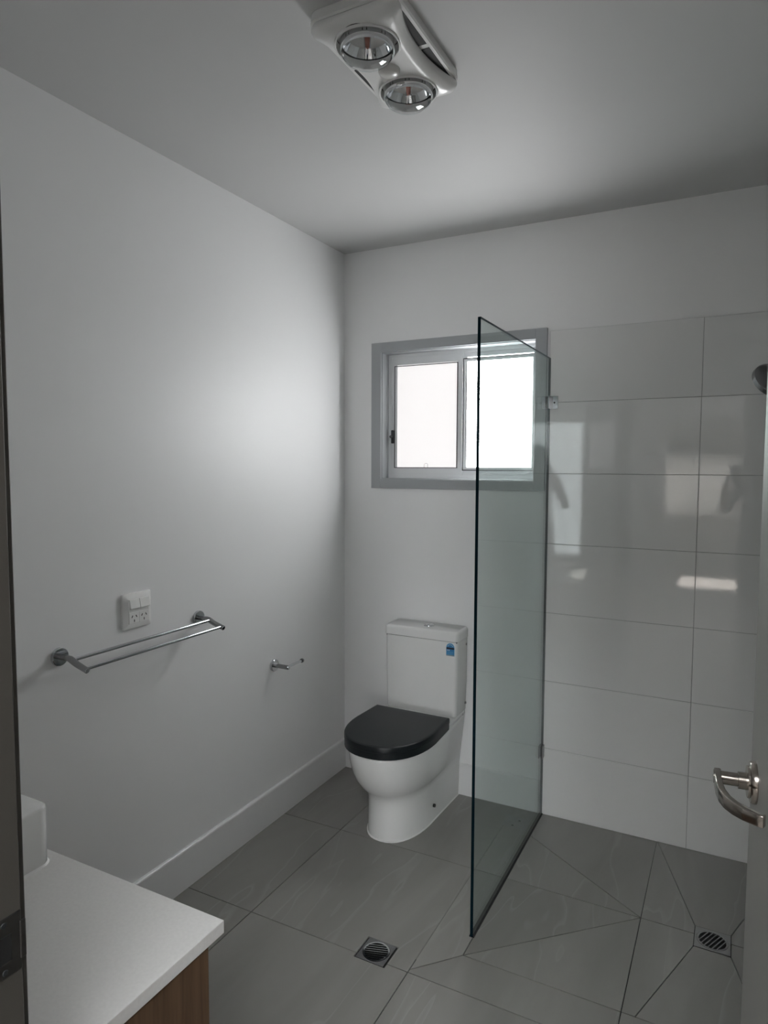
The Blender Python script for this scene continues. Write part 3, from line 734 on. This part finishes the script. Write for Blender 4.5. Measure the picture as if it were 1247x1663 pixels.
obj('mirror_glass', bbox(0.022, 0.923, YF + 0.0202, YF + 0.024, 1.052, 1.998, 0.001, 1), 'mirror', mir)

# ------------------------------------------------------------------ doorway, open door and handle
def trim(name, bm, label, m='jamb'): return struct(name, bm, m, label, 'door frame')
jb = trim('trim_1', bbox(OX0 - 0.019, OX0, YF - T - 0.012, YF + 0.0, 0.0, OZ, 0.0015, 1), 'grey door jamb, its shade put into the colour, with the steel strike plate, nearest the vanity')
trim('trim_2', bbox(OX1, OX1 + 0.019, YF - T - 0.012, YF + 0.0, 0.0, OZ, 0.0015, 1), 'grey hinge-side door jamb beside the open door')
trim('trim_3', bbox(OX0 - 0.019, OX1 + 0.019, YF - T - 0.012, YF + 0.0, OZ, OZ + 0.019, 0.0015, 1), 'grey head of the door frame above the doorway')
obj('door_stop', bbox(OX0, OX0 + 0.004, YF - T, YF - 0.042, 0.0, OZ), 'jamb', jb)
sp = obj('strike_plate', bbox(OX0, OX0 + 0.0016, YF - 0.0415, YF - 0.002, 0.966, 1.034, 0.0004, 1), 'darksteel', jb)
obj('strike_lip', bbox(OX0 + 0.0004, OX0 + 0.003, YF - 0.004, YF + 0.003, 0.978, 1.022, 0.0012, 2), 'darksteel', sp)
obj('latch_hole', bbox(OX0 + 0.0012, OX0 + 0.0022, YF - 0.030, YF - 0.014, 0.984, 1.014), 'dark', sp)
for z in (0.973, 1.027):
    bm = B(); lathe(bm, (OX0 + 0.0014, YF - 0.022, z), (1, 0, 0), [(0, 0.0036), (0.0008, 0.003)], 12); obj('screw', bm, 'gasket', sp, 40)
trim('trim_4', bbox(OX0 - 0.085, OX0 - 0.010, YF, YF + 0.012, 0.0, OZ + 0.07, 0.002, 1), 'grey architrave between the vanity and the doorway', 'jamb')  # takes the jamb's shade-darkened colour instead of the trim grey
trim('trim_5', bbox(OX1 + 0.006, OX1 + 0.075, YF, YF + 0.015, 0.0, OZ + 0.07, 0.002, 1), 'grey architrave beside the door hinges', 'greytrim')
trim('trim_6', bbox(OX0 - 0.006, OX1 + 0.006, YF, YF + 0.015, OZ + 0.006, OZ + 0.07, 0.002, 1), 'grey architrave over the doorway', 'greytrim')

DW = 0.812
door = thing('door_1', 'open flush door with a brushed lever handle, swung into the room', 'door', (OX1 - 0.002, YF + 0.016, 0.0), kind='structure')
# the leaf runs along local +y from the hinge; its visible face is local x = 0 and the leaf lies on +x
free = Vector((1.7655, -1.622)) - Vector((OX1 - 0.002, YF + 0.016))
door.rotation_euler = (0, 0, math.atan2(free.y, free.x) - PI / 2)
leaf = obj('door_leaf', bbox(0.0, 0.035, 0.0, DW, 0.008, OZ - 0.004, 0.0012, 1), 'doorpaint', door, world=False)
hy, hz = DW - 0.062, 1.02
for side, sx in ((0.0, -1), (0.035, 1)):
    bm = B(); lathe(bm, (side, hy, hz), (sx, 0, 0), [(0, 0.0335), (0.006, 0.0335), (0.009, 0.0315), (0.010, 0.026), (0.013, 0.0250)], 32); rose = obj('handle_rose', bm, 'nickel', door, 40, world=False)
    bm = B(); lathe(bm, (side, hy, hz), (sx, 0, 0), [(0.012, 0.0135), (0.026, 0.0135), (0.0265, 0.0105), (0.062, 0.0105)], 20); obj('handle_neck', bm, 'nickel', rose, 40, world=False)
    path = [(0.0555, 0.012), (0.0565, -0.015), (0.0565, -0.045), (0.0545, -0.068), (0.0490, -0.088), (0.0400, -0.104), (0.0280, -0.117), (0.0120, -0.128), (0.004, -0.132)]
    bm = B(); bar(bm, [(side + sx * a, hy + b, hz + 0.0) for a, b in path], 0.0105, 0.021, tw=[1.0, 1.02, 1.02, 1, 0.98, 0.95, 0.92, 0.9, 0.88])
    bmesh.ops.bevel(bm, geom=[e for e in bm.edges], offset=0.0018, segments=2, profile=0.5, affect='EDGES')
    obj('lever', bm, 'nickel', door, 45, world=False)
for z in (0.25, 1.05, 1.8):
    bm = B(); cyl(bm, (0.001, -0.005, z - 0.05), (0.001, -0.005, z + 0.05), 0.0065, 12); obj('hinge', bm, 'steel', door, 40, world=False)
obj('latch_plate', bbox(0.006, 0.029, DW - 0.0005, DW + 0.0012, hz - 0.03, hz + 0.03), 'steel', door, world=False)

# ------------------------------------------------------------------ shower head on an arm from the right wall
sh = thing('wall_shower', 'round chrome shower head seen past the edge of the open door', 'shower head', (XR - 0.010, -0.52, 1.93))
bm = B(); lathe(bm, (XR - 0.0102, -0.52, 1.93), (-1, 0, 0), [(0, 0.030), (0.008, 0.030), (0.012, 0.020)], 28); obj('wall_flange', bm, 'chrome', sh, 40)
bm = B(); tube(bm, [(XR - 0.018, -0.52, 1.93), (2.10, -0.52, 1.935), (1.96, -0.52, 1.915), (1.885, -0.523, 1.868), (1.832, -0.548, 1.810)], 0.0095, 14); obj('arm', bm, 'chrome', sh, 50)
hd = Vector((-0.42, 0.62, -0.50)).normalized()      # the spray face points to the tiled corner
bm = B(); lathe(bm, Vector((1.812, -0.520, 1.786)) - hd * 0.014, hd, [(-0.030, 0.010), (-0.018, 0.012), (-0.013, 0.030), (-0.006, 0.055), (0.0, 0.0615), (0.012, 0.0630), (0.014, 0.0615)], 40); obj('head', bm, 'satin_chrome', sh, 35)
bm = B(); lathe(bm, Vector((1.812, -0.520, 1.786)), hd, [(-0.001, 0.056), (0.0015, 0.055)], 36); obj('spray_face', bm, 'gasket', sh, 40)

# ------------------------------------------------------------------ hall and room beyond the doorway (mirrored in the tiles)
HY0, HY1 = YF - T, -5.0
BY1 = -8.2; BX1 = 3.9; HX1 = 2.9
bm = B(); box(bm, -0.6, -0.5, BY1 - 0.1, HY0 - 0.0, -0.1, H)
struct('wall_hall_left', bm, 'hall', 'painted side wall of the hall and bedroom outside the bathroom', 'wall')
bm = B(); box(bm, HX1, HX1 + 0.1, HY1, HY0, -0.1, H)
struct('wall_hall_right', bm, 'hall', 'plain painted hall side wall on the hinge side of the bathroom door', 'wall')
bm = B(); box(bm, BX1, BX1 + 0.1, BY1 - 0.1, HY1, -0.1, H)
struct('wall_bedroom_right', bm, 'hall', 'plain bedroom side wall next to the added glazed door', 'wall')
bm = B(); box(bm, -0.5, 1.05, HY1 - 0.1, HY1, -0.1, H); box(bm, 2.85, BX1 + 0.1, HY1 - 0.1, HY1, -0.1, H); box(bm, 1.05, 2.85, HY1 - 0.1, HY1, 2.04, H)
struct('wall_hall_far', bm, 'hall', 'hall wall with a wide bedroom opening opposite the bathroom', 'wall')
wx0, wx1, wz0, wz1 = 0.62, 1.80, 0.76, 1.74         # curtained window
gx0, gx1, gz0, gz1 = 2.47, 3.85, 0.08, 2.40         # unseen glazed door beside it, added to light the bathroom's back wall
bm = B(); box(bm, -0.5, wx0, BY1 - 0.1, BY1, -0.1, H); box(bm, wx1, gx0, BY1 - 0.1, BY1, -0.1, H); box(bm, gx1, BX1, BY1 - 0.1, BY1, -0.1, H)
box(bm, wx0, wx1, BY1 - 0.1, BY1, -0.1, wz0); box(bm, wx0, wx1, BY1 - 0.1, BY1, wz1, H); box(bm, gx0, gx1, BY1 - 0.1, BY1, -0.1, gz0); box(bm, gx0, gx1, BY1 - 0.1, BY1, gz1, H)
struct('wall_bedroom_far', bm, 'hall', 'bedroom wall with the curtained window', 'wall')
bm = B(); box(bm, -0.6, -T, HY0, HY0 + 0.05, -0.1, H); box(bm, XR + T, HX1 + 0.1, HY0, HY0 + 0.05, -0.1, H)
struct('wall_hall_near', bm, 'hall', 'hall wall continuing beside the bathroom', 'wall')
bm = B(); box(bm, -0.6, BX1 + 0.1, BY1 - 0.1, HY1, H, H + 0.1); 
sx0, sx1, sy0, sy1 = 1.07, 2.36, -4.20, -3.20      # unseen skylight, made up to let sky and sun into the hall
box(bm, -0.6, sx0, HY1, HY0, H, H + 0.1); box(bm, sx1, HX1 + 0.1, HY1, HY0, H, H + 0.1); box(bm, sx0, sx1, HY1, sy0, H, H + 0.1); box(bm, sx0, sx1, sy1, HY0, H, H + 0.1)
struct('ceiling_hall', bm, 'ceil', 'ceiling over the hall and bedroom', 'ceiling')
bm = B(); box(bm, -0.6, BX1 + 0.1, BY1 - 0.1, HY1, -0.1, -0.002); box(bm, -0.6, HX1 + 0.1, HY1, HY0, -0.1, -0.002); box(bm, OX0, OX1, HY0, YF, -0.1, -0.0005)
struct('floor_hall', bm, 'hallfloor', 'carpeted floor of the hall and bedroom', 'floor')
w2 = thing('window_2', 'bedroom window frame behind a sheer curtain', 'window', ((wx0 + wx1) / 2, BY1, wz0), kind='structure')
obj('frame', ring_boxes(wx0, wx1, wz0, wz1, 0.03, 0.03, BY1 - 0.08, BY1 - 0.04), 'alu', w2)
obj('mullion', bbox(1.19, 1.23, BY1 - 0.08, BY1 - 0.04, wz0 + 0.03, wz1 - 0.03), 'alu', w2)
w3 = thing('fill_skylight', 'made-up unseen skylight that brings fill light into the hall outside the bathroom', 'skylight', ((sx0 + sx1) / 2, (sy0 + sy1) / 2, H), kind='structure')
bm = B(); box(bm, sx0, sx0 + 0.03, sy0, sy1, H + 0.02, H + 0.08); box(bm, sx1 - 0.03, sx1, sy0, sy1, H + 0.02, H + 0.08); box(bm, sx0 + 0.03, sx1 - 0.03, sy0, sy0 + 0.03, H + 0.02, H + 0.08); box(bm, sx0 + 0.03, sx1 - 0.03, sy1 - 0.03, sy1, H + 0.02, H + 0.08)
obj('frame', bm, 'alu', w3)
gd = thing('fill_glazed_door', 'unseen glazed door added beside the curtained bedroom window as fill light', 'door', ((gx0 + gx1) / 2, BY1, gz0), kind='structure')
obj('frame', ring_boxes(gx0, gx1, gz0, gz1, 0.03, 0.03, BY1 - 0.08, BY1 - 0.04), 'alu', gd)
obj('pane', bbox(gx0 + 0.029, gx1 - 0.029, BY1 - 0.063, BY1 - 0.057, gz0 + 0.029, gz1 - 0.029), 'bulbglass', gd)
bm = B(); n = 190
top, bot = [], []
for k in range(n + 1):
    x = wx0 - 0.08 + (wx1 - wx0 + 0.13) * k / n; y = BY1 + 0.045 + 0.018 * math.sin(k * 0.62) + 0.008 * math.sin(k * 0.23 + 1)
    top.append(bm.verts.new((x, y, wz1 + 0.06))); bot.append(bm.verts.new((x, y, wz0 - 0.05)))
for k in range(n): bm.faces.new((bot[k], bot[k + 1], top[k + 1], top[k]))
cur = obj('curtain', bm, 'sheer', None, 80, base=(1.21, BY1 + 0.045, wz1 + 0.06))
cur.modifiers.new('cloth_thickness', 'SOLIDIFY').thickness = 0.0008
tag(cur, 'sheer pleated curtain over the bedroom window, mirrored in the shower tiles', 'curtain')

# ------------------------------------------------------------------ the photographer, standing in the doorway (mirrored in the tiles)
MT['skin'] = mat('skin', (0.45, 0.27, 0.20), 0.5, var=0.05, nscale=20)
MT['shirt'] = mat('charcoal_cotton', (0.035, 0.036, 0.04), 0.85, var=0.15, nscale=60)
MT['trouser'] = mat('dark_denim', (0.03, 0.036, 0.05), 0.85, var=0.2, nscale=90)
MT['shoe'] = mat('black_leather', (0.015, 0.015, 0.015), 0.4, var=0.1)
MT['hair'] = mat('dark_hair', (0.022, 0.016, 0.012), 0.55, var=0.3, nscale=120)
PF = Vector((-math.sin(yaw), math.cos(yaw), 0)); PR = Vector((math.cos(yaw), math.sin(yaw), 0))
PB = Vector((M.translation.x, M.translation.y, 0)) - PF * 0.43
def L2(l, f, z): return PR * l + PF * f + Vector((0, 0, z))
person = thing('person', 'person in dark clothes holding up a phone, mirrored dimly in the tiles', 'person', PB)
J, E_ = [], []
def jn(l, f, z, r, prev=None, r2=None):
    J.append((L2(l, f, z), r, r2 or r))
    if prev is not None: E_.append((prev, len(J) - 1))
    return len(J) - 1
pel = jn(0, 0, 0.95, 0.150, None, 0.110); wst = jn(0, 0.005, 1.10, 0.135, pel, 0.098); che = jn(0, 0.01, 1.28, 0.155, wst, 0.108); nb_ = jn(0, 0.0, 1.425, 0.085, che, 0.075)
nk = jn(0, 0.012, 1.485, 0.052, nb_); jaw = jn(0, 0.040, 1.545, 0.066, nk, 0.075); hed = jn(0, 0.030, 1.615, 0.074, jaw, 0.092); crn = jn(0, 0.022, 1.690, 0.052, hed, 0.062)
for sd_ in (-1, 1):
    shd = jn(sd_ * 0.155, 0.0, 1.400, 0.062, nb_); upa = jn(sd_ * 0.205, 0.05, 1.29, 0.050, shd); elb = jn(sd_ * 0.235, 0.130, 1.165, 0.040, upa)
    fom = jn(sd_ * 0.175, 0.250, 1.285, 0.036, elb); wri = jn(sd_ * 0.100, 0.365, 1.400, 0.026, fom); pam = jn(sd_ * 0.066, 0.408, 1.435, 0.022, wri, 0.030)
    for k in range(4):
        zz = 1.405 + 0.020 * k; ln = (0.8, 0.95, 1.0, 0.92)[k]
        k1 = jn(sd_ * 0.056, 0.432, zz, 0.0095, pam); k2 = jn(sd_ * (0.056 - 0.020 * ln), 0.4395, zz + 0.003, 0.0085, k1); jn(sd_ * (0.056 - 0.036 * ln), 0.4375, zz + 0.004, 0.0078, k2)
    t1 = jn(sd_ * 0.060, 0.400, 1.470, 0.0105, pam); t2 = jn(sd_ * 0.040, 0.404, 1.490, 0.0095, t1); jn(sd_ * 0.022, 0.4065, 1.500, 0.0085, t2)
    hip = jn(sd_ * 0.085, 0.0, 0.885, 0.098, pel); thi = jn(sd_ * 0.095, 0.012, 0.68, 0.080, hip); kne = jn(sd_ * 0.100, 0.018, 0.49, 0.058, thi); clf = jn(sd_ * 0.104, -0.012, 0.33, 0.056, kne)
    ank = jn(sd_ * 0.108, -0.020, 0.105, 0.038, clf); hee = jn(sd_ * 0.110, -0.022, 0.048, 0.042, ank); bal = jn(sd_ * 0.122, 0.095, 0.040, 0.040, hee, 0.034); jn(sd_ * 0.126, 0.165, 0.030, 0.034, bal, 0.024)
me = bpy.data.meshes.new('body'); me.from_pydata([tuple(p) for p, r, q in J], E_, [])
body_o = bpy.data.objects.new('body', me); col.objects.link(body_o)
sk = body_o.modifiers.new('skin', 'SKIN'); sk.use_smooth_shade = True
for v, (p, r, q) in zip(me.skin_vertices[0].data, J): v.radius = (r, q); v.use_root = False
me.skin_vertices[0].data[0].use_root = True
sb = body_o.modifiers.new('smooth', 'SUBSURF'); sb.levels = 2; sb.render_levels = 2
bpy.context.view_layer.update()
me2 = bpy.data.meshes.new_from_object(body_o.evaluated_get(bpy.context.evaluated_depsgraph_get()))
body_o.modifiers.clear(); body_o.data = me2; body_o.parent = person
me2.name = 'body'; me2.materials.clear()
for k in ('skin', 'shirt', 'trouser', 'shoe'): me2.materials.append(MT[k])
zmin = min(v.co.z for v in me2.vertices)
for v in me2.vertices: v.co.z -= zmin * max(0.0, 1 - v.co.z / 0.10)
for p in me2.polygons:
    c = p.center; f = c.dot(PF); p.use_smooth = True
    p.material_index = 3 if c.z < 0.085 else 2 if c.z < 0.97 else 0 if (c.z > 1.468 or (f > 0.20 and c.z > 1.16)) else 1
def head_bits():
    for sd_ in (-1, 1):
        bm = B(); lathe(bm, PB + L2(sd_ * 0.032, 0.108, 1.612), PF, [(-0.008, 0.006), (0.0, 0.0125), (0.008, 0.008), (0.010, 0.001)], 14); eye = obj('eye', bm, 'sealant', person, 60)
        bm = B(); lathe(bm, PB + L2(sd_ * 0.032, 0.108, 1.612), PF, [(0.0085, 0.0062), (0.0108, 0.0050), (0.0112, 0.001)], 12); obj('iris', bm, 'hair', eye, 60)
        bm = B(); lathe(bm, PB + L2(sd_ * 0.079, 0.020, 1.600), PR * sd_, [(-0.012, 0.012), (0.0, 0.026), (0.006, 0.024), (0.007, 0.012)], 14); obj('ear', bm, 'skin', person, 60)
    bm = B(); loft(bm, [[PB + L2(a * 0.008, 0.112, 1.615) + Vector((0, 0, b * .004)) for a, b in ((-1, -1), (1, -1), (1, 1), (-1, 1))], [PB + L2(a * 0.014, 0.118 + 0.014 * (b < 0), 1.575 + b * 0.008) for a, b in ((-1, -1), (1, -1), (1, 1), (-1, 1))]]); obj('nose', bm, 'skin', person, 60)
    bm = B(); bar(bm, [PB + L2(-0.024, 0.106, 1.545), PB + L2(0, 0.115, 1.543), PB + L2(0.024, 0.106, 1.545)], 0.008, 0.010); obj('mouth', bm, 'skin', person, 60)
    # hair cap: upper back part of an egg-shaped shell
    bm = B(); rings = []
    for i in range(9):
        th = math.radians(4 + 98 * i / 8); rings.append([])
        for k in range(24):
            ph = 2 * PI * k / 24; fr_ = math.cos(ph)
            th2 = th * (0.62 if fr_ > 0.3 else 1.0 - 0.38 * max(0, (fr_ + 0.3) / 0.6))
            rings[-1].append(PB + L2(0.088 * math.sin(th2) * math.sin(ph), 0.022 + 0.106 * math.sin(th2) * fr_, 1.625 + 0.112 * math.cos(th2)))
    loft(bm, rings, True, True); obj('hair', bm, 'hair', person, 80)
head_bits()
ph = bbox(-0.0375, 0.0375, -0.132, 0.024, 0.0045, 0.0125, 0.003, 2)
for v in ph.verts: v.co = M @ v.co
phone = obj('phone', ph, 'gasket', None, 40, base=M @ Vector((0, -0.132, 0.008))); tag(phone, 'dark phone held up in both hands by the person in the doorway', 'phone')
